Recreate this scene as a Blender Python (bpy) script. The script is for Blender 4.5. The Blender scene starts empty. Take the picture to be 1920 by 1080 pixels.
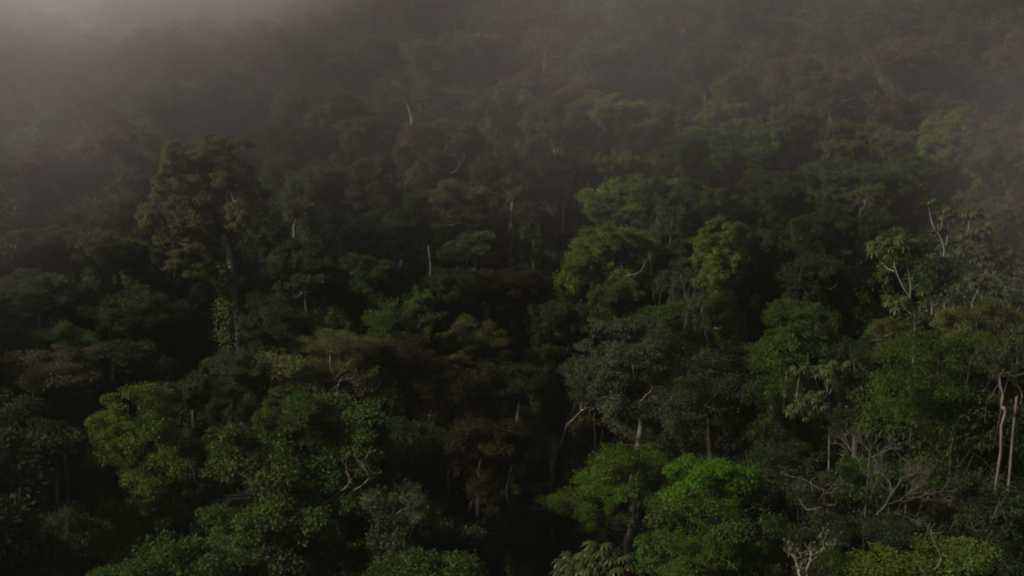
import bpy, math, random
import numpy as np
from mathutils import Vector

# ------------------------------------------------------------------ camera, world, sun, exposure
scene = bpy.context.scene
col = scene.collection
R = math.radians
PITCH = R(-11.0)
CAMZ = 50.0
F = 960 / math.tan(R(22.5))                      # focal length in photo pixels (1920 wide)

cam_d = bpy.data.cameras.new('camera')
cam = bpy.data.objects.new('camera', cam_d)
col.objects.link(cam)
cam_d.sensor_width = 36
cam_d.lens = 18 / math.tan(R(22.5))
cam_d.clip_start = 0.5
cam_d.clip_end = 2000
cam.location = (0, 0, CAMZ)
cam.rotation_euler = (R(90) + PITCH, 0, 0)
scene.camera = cam

SUN_DIR = Vector((-0.82, -0.20, 0.54)).normalized()   # from the ground towards the sun
sun_el = math.asin(SUN_DIR.z)
sun_az = math.atan2(SUN_DIR.x, SUN_DIR.y)

world = bpy.data.worlds.new('World')
scene.world = world
world.use_nodes = True
wn = world.node_tree
wn.nodes.clear()
sky = wn.nodes.new('ShaderNodeTexSky')
sky.sky_type = 'NISHITA'
sky.sun_disc = False
sky.sun_elevation = sun_el
sky.sun_rotation = sun_az
sky.dust_density = 4.0
sky.ozone_density = 0.6
bg = wn.nodes.new('ShaderNodeBackground')
bg.inputs['Strength'].default_value = 0.036
wo = wn.nodes.new('ShaderNodeOutputWorld')
wn.links.new(sky.outputs[0], bg.inputs[0])
wn.links.new(bg.outputs[0], wo.inputs[0])

sun_d = bpy.data.lights.new('sun', 'SUN')
sun_d.energy = 5.0
sun_d.angle = R(7)
sun_d.color = (1.0, 0.88, 0.78)
sun = bpy.data.objects.new('sun', sun_d)
col.objects.link(sun)
sun.location = (-60, -10, 120)
sun.rotation_euler = SUN_DIR.to_track_quat('Z', 'Y').to_euler()

vs = scene.view_settings
vs.view_transform = 'Standard'
vs.look = 'None'
vs.exposure = -0.26
vs.gamma = 1.0
vs.use_curve_mapping = False

cy = scene.cycles
cy.use_denoising = True
cy.max_bounces = 6
cy.diffuse_bounces = 3
cy.glossy_bounces = 2
cy.transmission_bounces = 3
cy.volume_bounces = 1
cy.transparent_max_bounces = 8
cy.volume_step_rate = 0.8
cy.filter_width = 2.0

# ------------------------------------------------------------------ pixels and terrain
FWD = np.array([0, math.cos(PITCH), math.sin(PITCH)])
UP = np.array([0, -math.sin(PITCH), math.cos(PITCH)])
RIGHT = np.array([1.0, 0, 0])
CAM = np.array([0, 0, CAMZ])


def ray(px, py):
    return FWD + RIGHT * ((px - 960) / F) + UP * (-(py - 540) / F)   # depth 1 along the view axis


def at(px, py, d):
    return CAM + ray(px, py) * d


def project(p):
    v = np.asarray(p, float) - CAM
    d = v @ FWD
    return 960 + F * (v @ RIGHT) / d, 540 - F * (v @ UP) / d, d


def canopy(x, y):
    """height of the canopy's middle over the hillside"""
    x = np.asarray(x, float)
    y = np.asarray(y, float)
    yy = np.clip(y, 20, 190)
    z = -22.4 + 0.188 * (yy - 50) + 0.00136 * (yy - 50) * (yy - 83)
    ov = np.clip(y - 190, 0, None)
    z = z + 0.45 * ov - 0.00090 * ov ** 2 * (ov < 250) - (ov >= 250) * 0
    z = z - np.clip(20 - y, 0, None) * 0.05
    z = z - 6.0 * np.exp(-((x - 1.5) / 6.0) ** 2) * np.exp(-((y - 70) / 22) ** 2)      # gully
    z = z + 5.0 * np.exp(-((x - 32) / 12) ** 2) * np.exp(-((y - 72) / 20) ** 2)        # spur on the right
    z = z + 1.2 * np.sin(x * 0.055 + 1.3) * np.sin(y * 0.05)
    return CAMZ + z


def ground_z(x, y):
    x = np.asarray(x, float)
    y = np.asarray(y, float)
    return canopy(x, y) - 13.5 + 0.5 * np.sin(x * 0.31 + y * 0.17) + 0.35 * np.sin(x * 0.11 - y * 0.43)


def canopy_depth(px, py):
    r = ray(px, py)
    lo, hi = 25.0, 260.0
    t = np.linspace(lo, hi, 1200)
    p = CAM[None] + t[:, None] * r[None]
    below = p[:, 2] < canopy(p[:, 0], p[:, 1])
    i = np.argmax(below)
    return float(t[i]) if below.any() else hi


# ------------------------------------------------------------------ mesh helpers
def mesh_from(name, V, F4, mat=None, smooth=False):
    """V (n,3); F4 (m,4) quads"""
    me = bpy.data.meshes.new(name)
    V = np.ascontiguousarray(V, dtype=np.float32)
    F4 = np.ascontiguousarray(F4, dtype=np.int32)
    me.vertices.add(len(V))
    me.vertices.foreach_set('co', V.ravel())
    me.loops.add(F4.size)
    me.loops.foreach_set('vertex_index', F4.ravel())
    me.polygons.add(len(F4))
    me.polygons.foreach_set('loop_start', np.arange(0, F4.size, F4.shape[1], dtype=np.int32))
    if smooth:
        me.polygons.foreach_set('use_smooth', np.ones(len(F4), dtype=bool))
    me.update(calc_edges=True)
    me.validate()
    if mat:
        me.materials.append(mat)
    return me


def link(name, data, parent=None, loc=None):
    o = bpy.data.objects.new(name, data)
    col.objects.link(o)
    if parent:
        o.parent = parent
    if loc is not None:
        o.location = loc
    return o


def unit(v):
    return v / (np.linalg.norm(v, axis=-1, keepdims=True) + 1e-9)


def smooth_path(pts, n=5):
    """Catmull-Rom through the points"""
    P = np.array(pts, float)
    if len(P) < 3:
        t = np.linspace(0, 1, n + 1)[:, None]
        return P[0] * (1 - t) + P[-1] * t
    Q = np.vstack([2 * P[0] - P[1], P, 2 * P[-1] - P[-2]])
    out = []
    for i in range(1, len(Q) - 2):
        for k in range(n):
            t = k / n
            a, b, c, d = Q[i - 1], Q[i], Q[i + 1], Q[i + 2]
            out.append(0.5 * ((2 * b) + (-a + c) * t + (2 * a - 5 * b + 4 * c - d) * t * t + (-a + 3 * b - 3 * c + d) * t ** 3))
    out.append(P[-1])
    return np.array(out)


class Tubes:
    def __init__(self):
        self.V, self.Q, self.n = [], [], 0

    def add(self, pts, r0, r1, sides=6, n=4, wob=0.0, rng=None):
        P = smooth_path(pts, n)
        if wob and rng is not None:
            w = rng.normal(0, wob, P.shape)
            w[0] = w[-1] = 0
            P = P + w
        m = len(P)
        T = unit(np.gradient(P, axis=0))
        ref = np.array([0.31, 0.2, 0.93]) if abs(T[0, 2]) < 0.9 else np.array([0.95, 0.3, 0.1])
        A = unit(np.cross(T, ref))
        B = np.cross(T, A)
        rad = r0 + (r1 - r0) * np.linspace(0, 1, m) ** 0.8
        rad[-1] = min(rad[-1], 0.03)                     # closed tip
        ang = np.linspace(0, 2 * np.pi, sides, endpoint=False)
        ring = P[:, None, :] + rad[:, None, None] * (np.cos(ang)[None, :, None] * A[:, None, :] + np.sin(ang)[None, :, None] * B[:, None, :])
        self.V.append(ring.reshape(-1, 3))
        i = np.arange(m - 1)[:, None] * sides
        j = np.arange(sides)[None, :]
        k = (j + 1) % sides
        q = np.stack([i + j, i + k, i + sides + k, i + sides + j], -1).reshape(-1, 4) + self.n
        self.Q.append(q)
        self.n += m * sides
        return P

    def mesh(self, name, mat, origin=(0, 0, 0)):
        if not self.V:
            return None
        return mesh_from(name, np.vstack(self.V) - np.asarray(origin), np.vstack(self.Q), mat, True)


def leaf_quads(C, D, N, L, W):
    """folded diamond leaves: base C, direction D, normal N"""
    n = len(C)
    S = unit(np.cross(D, N))
    L = np.broadcast_to(L, (n,))[:, None]
    W = np.broadcast_to(W, (n,))[:, None]
    mid = C + D * L * 0.45
    V = np.stack([C, mid + S * W * 0.5 + N * W * 0.16, C + D * L - N * L * 0.12, mid - S * W * 0.5 + N * W * 0.16], 1).reshape(-1, 3)
    Q = np.arange(n * 4).reshape(-1, 4)
    return V, Q


# ------------------------------------------------------------------ materials
def new_mat(name):
    m = bpy.data.materials.new(name)
    m.use_nodes = True
    m.node_tree.nodes.clear()
    return m, m.node_tree


def leaf_mat(name, c1, c2, c3, trans=0.3, rough=0.6):
    """c1 -> c2 from leaf to leaf, c3 in patches of older or younger leaves"""
    m, t = new_mat(name)
    N = t.nodes.new
    L = t.links.new
    geo = N('ShaderNodeNewGeometry')
    tc = N('ShaderNodeTexCoord')
    oi = N('ShaderNodeObjectInfo')
    noi = N('ShaderNodeTexNoise')
    noi.inputs['Scale'].default_value = 0.55
    noi.inputs['Detail'].default_value = 3
    L(tc.outputs['Object'], noi.inputs['Vector'])
    rp = N('ShaderNodeValToRGB')
    rp.color_ramp.elements[0].color = (*c1, 1)
    rp.color_ramp.elements[1].color = (*c2, 1)
    L(geo.outputs['Random Per Island'], rp.inputs[0])
    rr = N('ShaderNodeMapRange')
    rr.inputs['From Min'].default_value = 0.45
    rr.inputs['From Max'].default_value = 0.68
    L(noi.outputs['Fac'], rr.inputs['Value'])
    mx = N('ShaderNodeMixRGB')
    mx.inputs[2].default_value = (*c3, 1)
    L(rr.outputs[0], mx.inputs[0])
    L(rp.outputs[0], mx.inputs[1])
    hs = N('ShaderNodeHueSaturation')
    mr = N('ShaderNodeMapRange')
    mr.inputs['To Min'].default_value = 0.78
    mr.inputs['To Max'].default_value = 1.2
    L(oi.outputs['Random'], mr.inputs['Value'])
    L(mr.outputs[0], hs.inputs['Value'])
    mh = N('ShaderNodeMapRange')
    mh.inputs['To Min'].default_value = 0.485
    mh.inputs['To Max'].default_value = 0.515
    L(oi.outputs['Random'], mh.inputs['Value'])
    L(mh.outputs[0], hs.inputs['Hue'])
    L(mx.outputs[0], hs.inputs['Color'])
    pb = N('ShaderNodeBsdfPrincipled')
    pb.inputs['Roughness'].default_value = rough
    pb.inputs['Specular IOR Level'].default_value = 0.18
    L(hs.outputs[0], pb.inputs['Base Color'])
    tr = N('ShaderNodeBsdfTranslucent')
    br = N('ShaderNodeMixRGB')
    br.blend_type = 'MULTIPLY'
    br.inputs[0].default_value = 1
    br.inputs[2].default_value = (1.25, 1.3, 0.6, 1)
    L(hs.outputs[0], br.inputs[1])
    L(br.outputs[0], tr.inputs[0])
    ms = N('ShaderNodeMixShader')
    ms.inputs[0].default_value = trans
    L(pb.outputs[0], ms.inputs[1])
    L(tr.outputs[0], ms.inputs[2])
    out = N('ShaderNodeOutputMaterial')
    L(ms.outputs[0], out.inputs[0])
    return m


def bark_mat(name, c1, c2, scale=2.0):
    m, t = new_mat(name)
    N = t.nodes.new
    L = t.links.new
    tc = N('ShaderNodeTexCoord')
    mp = N('ShaderNodeMapping')
    mp.inputs['Scale'].default_value = (scale, scale, scale * 0.35)
    noi = N('ShaderNodeTexNoise')
    noi.inputs['Scale'].default_value = 2.2
    noi.inputs['Detail'].default_value = 6
    L(tc.outputs['Object'], mp.inputs[0])
    L(mp.outputs[0], noi.inputs['Vector'])
    rp = N('ShaderNodeValToRGB')
    rp.color_ramp.elements[0].position = 0.35
    rp.color_ramp.elements[1].position = 0.65
    rp.color_ramp.elements[0].color = (*c1, 1)
    rp.color_ramp.elements[1].color = (*c2, 1)
    L(noi.outputs['Fac'], rp.inputs[0])
    pb = N('ShaderNodeBsdfPrincipled')
    pb.inputs['Roughness'].default_value = 0.85
    L(rp.outputs[0], pb.inputs['Base Color'])
    bp = N('ShaderNodeBump')
    bp.inputs['Strength'].default_value = 0.5
    bp.inputs['Distance'].default_value = 0.05
    L(noi.outputs['Fac'], bp.inputs['Height'])
    L(bp.outputs[0], pb.inputs['Normal'])
    out = N('ShaderNodeOutputMaterial')
    L(pb.outputs[0], out.inputs[0])
    return m


LM = {
    'lime':  leaf_mat('leaf_lime', (0.0583, 0.1406, 0.0050), (0.0921, 0.2132, 0.0090), (0.0620, 0.1179, 0.0070), 0.38),
    'gold':  leaf_mat('leaf_gold', (0.0837, 0.1229, 0.0190), (0.1231, 0.1720, 0.0275), (0.1132, 0.1770, 0.0190), 0.34),
    'fresh': leaf_mat('leaf_fresh', (0.0547, 0.1016, 0.0115), (0.0812, 0.1403, 0.0173), (0.0927, 0.1693, 0.0115), 0.33),
    'mid':   leaf_mat('leaf_mid', (0.0364, 0.0681, 0.0106), (0.0538, 0.0938, 0.0132), (0.0617, 0.1104, 0.0120), 0.30),
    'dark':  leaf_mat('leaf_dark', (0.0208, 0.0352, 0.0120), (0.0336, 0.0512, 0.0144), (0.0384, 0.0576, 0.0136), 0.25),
    'grey':  leaf_mat('leaf_grey', (0.0424, 0.0577, 0.0245), (0.0636, 0.0782, 0.0326), (0.0547, 0.0763, 0.0245), 0.25),
    'olive': leaf_mat('leaf_olive', (0.0626, 0.0790, 0.0218), (0.0939, 0.1067, 0.0276), (0.1073, 0.1067, 0.0296), 0.30),
    'brown': leaf_mat('leaf_brown', (0.0616, 0.0588, 0.0324), (0.0880, 0.0784, 0.0396), (0.0748, 0.0804, 0.0342), 0.25),
    'red':   leaf_mat('leaf_red', (0.032, 0.030, 0.012), (0.052, 0.036, 0.014), (0.036, 0.042, 0.013), 0.28),
    'palm':  leaf_mat('leaf_palm', (0.0440, 0.0680, 0.0192), (0.0640, 0.0920, 0.0256), (0.0640, 0.0840, 0.0224), 0.30, 0.42),
}
BM = {
    'pale': bark_mat('bark_pale', (0.1330, 0.1085, 0.0910), (0.2380, 0.2030, 0.1750)),
    'grey': bark_mat('bark_grey', (0.085, 0.07, 0.056), (0.17, 0.14, 0.115)),
    'ash': bark_mat('bark_ash', (0.05, 0.042, 0.034), (0.135, 0.115, 0.096), 4.0),
    'dark': bark_mat('bark_dark', (0.045, 0.036, 0.028), (0.095, 0.075, 0.058)),
    'pink': bark_mat('bark_pink', (0.1200, 0.0863, 0.0713), (0.2250, 0.1725, 0.1462)),
}
RED_M, _t = new_mat('red_bract')
_pb = _t.nodes.new('ShaderNodeBsdfPrincipled')
_nz = _t.nodes.new('ShaderNodeTexNoise')
_nz.inputs['Scale'].default_value = 8
_rp = _t.nodes.new('ShaderNodeValToRGB')
_rp.color_ramp.elements[0].color = (0.55, 0.03, 0.02, 1)
_rp.color_ramp.elements[1].color = (0.85, 0.07, 0.035, 1)
_t.links.new(_nz.outputs['Fac'], _rp.inputs[0])
_t.links.new(_rp.outputs[0], _pb.inputs['Base Color'])
_ou = _t.nodes.new('ShaderNodeOutputMaterial')
_t.links.new(_pb.outputs[0], _ou.inputs[0])

GROUND_M = bark_mat('forest_floor', (0.022, 0.020, 0.012), (0.050, 0.042, 0.024), 0.6)

# ------------------------------------------------------------------ the ground
GX0, GX1, GY0, GY1 = -230.0, 230.0, -60.0, 330.0
gx = np.linspace(GX0, GX1, 116)
gy = np.linspace(GY0, GY1, 98)
X, Y = np.meshgrid(gx, gy)
Z = ground_z(X, Y)
V = np.stack([X, Y, Z], -1).reshape(-1, 3)
nx = len(gx)
ii = (np.arange(len(gy) - 1)[:, None] * nx + np.arange(nx - 1)[None, :]).ravel()
ground = link('ground', mesh_from('ground', V, np.stack([ii, ii + 1, ii + nx + 1, ii + nx], -1), GROUND_M, True))
ground['kind'] = 'structure'
ground['label'] = 'steep forested hillside floor of dark soil and litter'
GMIN, GMAX = float(Z.min()), float(Z.max())

# ------------------------------------------------------------------ crowns
STYLE = {
    # rc: clump radius, cov: leaf cover, asp: leaf width/length, droop, flat: how level the leaves lie, low: lowest clump, rough outline
    'round':   dict(rc=0.50, cov=1.5, asp=0.45, droop=0.35, flat=0.55, low=-0.45, rough=0.22, ls=1.0),
    'fine':    dict(rc=0.42, cov=1.45, asp=0.40, droop=0.25, flat=0.5, low=-0.5, rough=0.25, ls=0.8),
    'big':     dict(rc=0.50, cov=1.45, asp=0.42, droop=0.55, flat=0.5, low=-0.7, rough=0.25, ls=1.25),
    'droop':   dict(rc=0.48, cov=1.5, asp=0.30, droop=0.95, flat=0.35, low=-0.6, rough=0.22, ls=1.2),
    'layer':   dict(rc=0.55, cov=1.2, asp=0.45, droop=0.15, flat=0.85, low=-0.2, rough=0.30, ls=0.9),
    'sparse':  dict(rc=0.36, cov=0.55, asp=0.45, droop=0.3, flat=0.5, low=-0.6, rough=0.35, ls=0.9),
    'feather': dict(rc=0.60, cov=1.0, asp=0.22, droop=0.45, flat=0.6, low=-0.5, rough=0.32, ls=1.5),
}


def crown_geo(lobes, style, L, rng, cov=1.0):
    s = STYLE[style]
    L = L * s['ls']
    W = L * s['asp']
    rc0 = s['rc'] * (0.6 + L * 1.6)
    C = np.array([l[0] for l in lobes])
    Rr = np.array([l[1] for l in lobes])
    Vs, n0 = [], 0
    centres = []
    for i in range(len(lobes)):
        a, b, c = Rr[i]
        area = 4 * np.pi * (((a * b) ** 1.6 + (a * c) ** 1.6 + (b * c) ** 1.6) / 3) ** (1 / 1.6)
        n = max(6, int(area / (np.pi * rc0 ** 2) * 1.05))
        ns = int(np.clip(5 + 2.2 * max(a, c), 6, 16))           # boughs: rounded heads standing out of the lobe
        g = unit(rng.normal(size=(ns * 3, 3)))
        g = g[g[:, 2] > s['low']][:ns]
        hr = (0.34 + 0.22 * rng.random(len(g)))
        hc = g * (0.72 + 0.18 * rng.random((len(g), 1)))
        w_ = hr ** 2 / (hr ** 2).sum()
        pick = rng.choice(len(g), n * 2, p=w_)
        e = unit(rng.normal(size=(n * 2, 3)) + g[pick] * 0.9 + np.array([0, 0, 0.35]))
        uu = hc[pick] + e * hr[pick][:, None] * (0.75 + 0.3 * rng.random((n * 2, 1)))
        uu = uu * (1 + s['rough'] * 0.35 * rng.normal(size=(n * 2, 1)))
        uu = uu[uu[:, 2] > s['low'] - 0.25][:n]
        d = unit(uu)
        P = C[i] + uu * Rr[i]
        inside = np.zeros(len(P), bool)
        for j in range(len(lobes)):
            if j != i:
                q = (P - C[j]) / Rr[j]
                inside |= (q ** 2).sum(1) < 0.42
        P, d = P[~inside], d[~inside]
        if len(P) == 0:
            continue
        centres.append(P)
        rc = rc0 * (0.6 + 0.8 * rng.random(len(P)))
        m = int(np.clip(cov * s['cov'] * 2.0 * np.pi * rc0 ** 2 / (L * W * 0.5) * 0.42, 8, 130))
        K = len(P)
        u = unit(rng.normal(size=(K, m, 3)))
        rr = rng.random((K, m, 1)) ** 0.45
        off = u * rr * rc[:, None, None] * np.array([1.15, 1.15, 0.75])
        pos = P[:, None, :] + off
        out = unit(u + 0.6 * d[:, None, :])
        dirv = unit(out + rng.normal(0, 0.45, (K, m, 3)) + np.array([0, 0, -s['droop']]))
        nor = unit(s['flat'] * np.array([0, 0, 1.0]) + (1 - s['flat']) * out + rng.normal(0, 0.40, (K, m, 3)))
        nor = unit(nor - dirv * (nor * dirv).sum(-1, keepdims=True))
        ll = L * (0.5 + 1.0 * rng.random(K * m) ** 1.3)
        v, q = leaf_quads(pos.reshape(-1, 3), dirv.reshape(-1, 3), nor.reshape(-1, 3), ll, ll * s['asp'])
        Vs.append(v)
    V = np.vstack(Vs)
    Q = np.arange(len(V)).reshape(-1, 4)
    return V, Q, centres


def dome_lobes(c, rx, ry, rz, rng, n=None):
    """sub-crowns spread over a dome of the given radii"""
    c = np.asarray(c, float)
    n = n or int(np.clip(4 + rx * 1.3, 5, 10))
    out = []
    g = math.pi * (3 - math.sqrt(5))
    a0 = rng.random() * 6.28
    for k in range(n):
        h = 0.95 - 1.25 * (k + 0.5) / n
        r = math.sqrt(max(0, 1 - h * h))
        th = a0 + g * k + rng.normal(0, 0.25)
        d = np.array([r * math.cos(th), r * math.sin(th), h])
        f = 0.48 + 0.32 * rng.random()
        k_ = 0.30 + 0.32 * rng.random()
        out.append((c + d * f * np.array([rx, ry, rz]), np.array([rx * k_ * (0.85 + 0.4 * rng.random()), ry * k_, rz * k_ * (0.85 + 0.5 * rng.random())])))
    return out


BOUGH = {}
CLASSES = [(0, 0.85, 0.108), (0, 1.55, 0.115), (1, 1.9, 0.17), (1, 3.1, 0.185)]     # near or far, radius, leaf length


def bough_mesh(style, r, far, leaf, var):
    ci = min((c for c in range(4) if CLASSES[c][0] == far), key=lambda c: abs(math.log(CLASSES[c][1] / r)))
    key = (style, ci, var)
    if key not in BOUGH:
        rr = CLASSES[ci][1]
        g = np.random.default_rng(500 + ci * 31 + var * 7 + sum(map(ord, style)))
        V, Q, _ = crown_geo([(np.zeros(3), np.array([rr, rr, rr]))], style, CLASSES[ci][2], g, 1.0)
        me = mesh_from('bough', V, Q, LM['mid'])
        BOUGH[key] = (me, rr)
    return BOUGH[key]


def put_boughs(crown, org, LB, style, mat, far, rng):
    for lc, lr in LB:
        r = float((lr[0] * lr[1] * lr[2]) ** (1 / 3))
        me, rr = bough_mesh(style, r, far, 1.0, int(rng.integers(2)))
        o = link('bough', me, crown)
        o.location = lc - org
        o.scale = lr / rr * 0.97
        o.rotation_euler = (rng.normal(0, 0.12), rng.normal(0, 0.12), rng.random() * 6.28)
        sl = o.material_slots[0]
        sl.link = 'OBJECT'
        sl.material = LM[mat]
        o['kind'] = 'stuff'


TRI = [0]
HEROES = []
SHORTS = set()


def put_tags(o, label, cat, group=None):
    o['label'] = label
    o['category'] = cat
    if group:
        o['group'] = group


def hero(px, py, rx, ry, mat, style, short, label, dist=1.0, lobes=None, trunk=None, bark='dark', branches=None,
         cov=1.0, leaf=1.0, clear=None, ivy=None, tr=1.0, name='rainforest_tree', cat='tree', roots=0, depthk=0.9, stems=None):
    seed = len(HEROES) + 11
    rng = np.random.default_rng(seed)
    D = canopy_depth(px, py) * dist
    k = D / F
    c = at(px, py, D)
    # lobes in metres
    LB = []
    if lobes is None:
        LB = dome_lobes(c, rx * k, max(rx, ry) * k * depthk, ry * k, rng)
    else:
        for (lx, ly, lrx, lry) in lobes:
            dj = rng.normal(0, 0.35) * max(rx, ry) * k * 0.6
            LB.append((at(lx, ly, D + dj), np.array([lrx * k, 0.5 * (lrx + lry) * k * depthk + 0.2, lry * k])))
        for q in range(max(1, len(lobes) // 2)):      # the far side of the crown
            (lx, ly, lrx, lry) = lobes[int(rng.integers(len(lobes)))]
            LB.append((at(lx + rng.normal(0, 0.3) * lrx, ly + 0.35 * lry, D + (0.8 + 0.5 * rng.random()) * max(lrx, lry) * k),
                       np.array([lrx * k, lrx * k * 0.9, lry * k * 0.85])))
    gz0 = float(ground_z(c[0], c[1]))
    zb = min(l[0][2] - 0.5 * l[1][2] for l in LB)
    if not clear:
        nsk = 0
        while zb > gz0 + 2.0 and nsk < 4:               # lower boughs down into the shade
            w = rx * k * (0.62 + 0.15 * rng.random())
            hh = min(2.6, 0.75 * w + 0.5)
            for sx in (-0.5, 0.5):
                LB.append((np.array([c[0] + sx * w + rng.normal(0, .3), c[1] + 0.25 * w + rng.normal(0, 0.3) * w, zb - 0.35 * hh]), np.array([w * 0.75, w * 0.75, hh])))
            zb -= 1.25 * hh
            nsk += 1
    Lf = 0.13 + max(0, D - 45) * 0.0011
    far = 1 if D > 84 else 0
    # trunk
    if trunk:
        tp = [at(a, b, D) for a, b in trunk]
        base = tp[0].copy()
    else:
        base = c + np.array([rng.normal(0, 0.25) * rx * k * 0.5, 0.15 * rx * k, 0])
        tp = [base]
    gz = float(ground_z(base[0], base[1]))
    if trunk:
        low = np.array([base[0] + rng.normal(0, 0.15), base[1] + 0.1, gz])
        path = [low - np.array([0, 0, 0.4]), low * 0.5 + base * 0.5 + np.array([rng.normal(0, .15), rng.normal(0, .15), 0])] + tp if base[2] - gz > 1.5 else [low - np.array([0, 0, 0.4])] + tp
        fork = tp[-1]
    else:
        low = np.array([base[0], base[1], gz])
        fork = c + np.array([0, 0.1, -0.55 * ry * k])
        fork[2] = max(fork[2], gz + 2.0)
        path = [low - np.array([0, 0, 0.4]), 0.5 * (low + fork) + np.array([rng.normal(0, 0.35), rng.normal(0, 0.35), 0]), fork]
    h = max(4.0, fork[2] - gz)
    r0 = (0.10 + 0.012 * h) * tr
    org = np.array([low[0], low[1], gz])
    root = link(name, None, None, org)
    root.empty_display_size = 0.5
    T = Tubes()
    T.add(path, r0 * 1.35, r0 * 0.7, 8, 5, 0.04, rng)
    for sp in stems or []:                               # further stems from the same stool
        pp = [at(a, b, D + 0.4) for a, b in sp]
        g0 = np.array([pp[0][0], pp[0][1], float(ground_z(pp[0][0], pp[0][1])) - 0.4])
        T.add([g0] + pp + [0.4 * pp[-1] + 0.6 * fork], r0 * 1.1, r0 * 0.5, 7, 4, 0.03, rng)
    tk = link('trunk', T.mesh('trunk', BM[bark], org), root)
    T = Tubes()
    for (lc, lr) in LB:                                  # limbs into every bough, twigs to its skin
        j = min(1.0, max(0.0, (lc[2] - gz) / max(0.5, fork[2] - gz)))
        st = fork if lc[2] > fork[2] - 0.5 else low + (fork - low) * max(0.15, j - 0.1)
        mid = 0.45 * st + 0.55 * lc + np.array([rng.normal(0, .2), rng.normal(0, .2), -0.12 * np.linalg.norm(lc - st)])
        T.add([st, mid, lc + np.array([0, 0, lr[2] * 0.3])], r0 * 0.42, 0.02, 5, 3, 0.04, rng)
        for q in range(4):
            e = lc + unit(rng.normal(size=3) + np.array([0, -0.3, 0.3])) * lr * 0.95
            T.add([lc + (st - lc) * 0.15, 0.5 * (lc + e) + rng.normal(0, 0.1, 3), e], 0.02 * tr + 0.008, 0.006, 3, 2)
    for q in range(3 if far else 5):                     # lianas
        lc, lr = LB[int(rng.integers(len(LB)))]
        s_ = lc + rng.normal(0, 0.5, 3) * lr - np.array([0, lr[1] * 0.6, lr[2] * 0.2])
        e = s_ + np.array([rng.normal(0, 0.4), rng.normal(0, 0.3), -(1.0 + 2.5 * rng.random())])
        T.add([s_, 0.5 * (s_ + e) + rng.normal(0, 0.2, 3), e], 0.014, 0.009, 3, 3, 0.04, rng)
    for q in range(roots):                               # roots that hang from the limbs
        lc, lr = LB[int(rng.integers(len(LB)))]
        s = lc + rng.normal(0, 0.5, 3) * lr * np.array([1, 0.6, 0.1]) - np.array([0, lr[1] * 0.7, lr[2] * 0.3])
        ln = 1.5 + 2.5 * rng.random()
        e = s + np.array([rng.normal(0, 0.35), rng.normal(0, 0.2), -ln])
        T.add([s, 0.5 * (s + e) + rng.normal(0, 0.15, 3), e], 0.015, 0.008, 4, 4, 0.03, rng)
    cr = link('crown', T.mesh('crown', BM[bark], org), root)
    put_boughs(cr, org, LB, style, mat, far, rng)
    if branches:                                         # pale boughs that show in front of the leaves
        for j, br in enumerate(branches):
            B = Tubes()
            pts = [at(a, b, D - rx * k * 0.45) for a, b in br]
            # the bough starts at the fork and comes out through the leaves
            pts = [fork, 0.45 * fork + 0.55 * pts[0] + np.array([0, 0, -0.3])] + pts
            B.add(pts, 0.032 * tr + 0.00018 * D, 0.012, 6, 4, 0.025, rng)
            for q in range(8):
                s = pts[2 + int(rng.integers(len(pts) - 2))]
                e = s + unit(rng.normal(size=3) + np.array([0, 0, 0.5])) * (0.3 + 0.6 * rng.random())
                B.add([s, 0.5 * (s + e) + rng.normal(0, .06, 3), e], 0.016, 0.006, 4, 3)
            bo = link('branch', B.mesh('branch', BM['pink' if bark != 'pale' else 'pale'], org), tk)
    if ivy:                                              # climber round the trunk
        pts = smooth_path([at(a, b, D) for a, b, w in ivy], 14)
        wd = np.interp(np.linspace(0, 1, len(pts)), np.linspace(0, 1, len(ivy)), [w * k for a, b, w in ivy])
        wd = wd * (0.75 + 0.5 * rng.random(len(wd))) * np.interp(np.arange(len(wd)), np.arange(0, len(wd), 5), 0.6 + 0.8 * rng.random(len(np.arange(0, len(wd), 5))))
        pts = pts + rng.normal(0, 0.18, pts.shape)
        m = 90
        a = rng.random((len(pts), m)) * 6.28
        rr = wd[:, None] * (0.35 + 0.75 * rng.random((len(pts), m)))
        pos = pts[:, None, :] + np.stack([np.cos(a) * rr, np.sin(a) * rr, rng.normal(0, 0.25, a.shape)], -1)
        dv = unit(np.stack([np.cos(a), np.sin(a), -0.9 + 0 * a], -1) + rng.normal(0, 0.4, (*a.shape, 3)))
        nv = unit(np.stack([np.cos(a), np.sin(a), 0.6 + 0 * a], -1) + rng.normal(0, 0.3, (*a.shape, 3)))
        nv = unit(nv - dv * (nv * dv).sum(-1, keepdims=True))
        v, qd = leaf_quads(pos.reshape(-1, 3), dv.reshape(-1, 3), nv.reshape(-1, 3), Lf * (0.8 + 0.5 * rng.random(a.size)), Lf * 0.55)
        iv = link('ivy', mesh_from('ivy', v - org, qd, LM['mid']), root)
        iv['kind'] = 'stuff'
    put_tags(root, label, cat)
    HEROES.append(dict(px=px, py=py, rx=rx, ry=ry, D=D, short=short, base=org, clear=clear or []))
    return root


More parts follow.
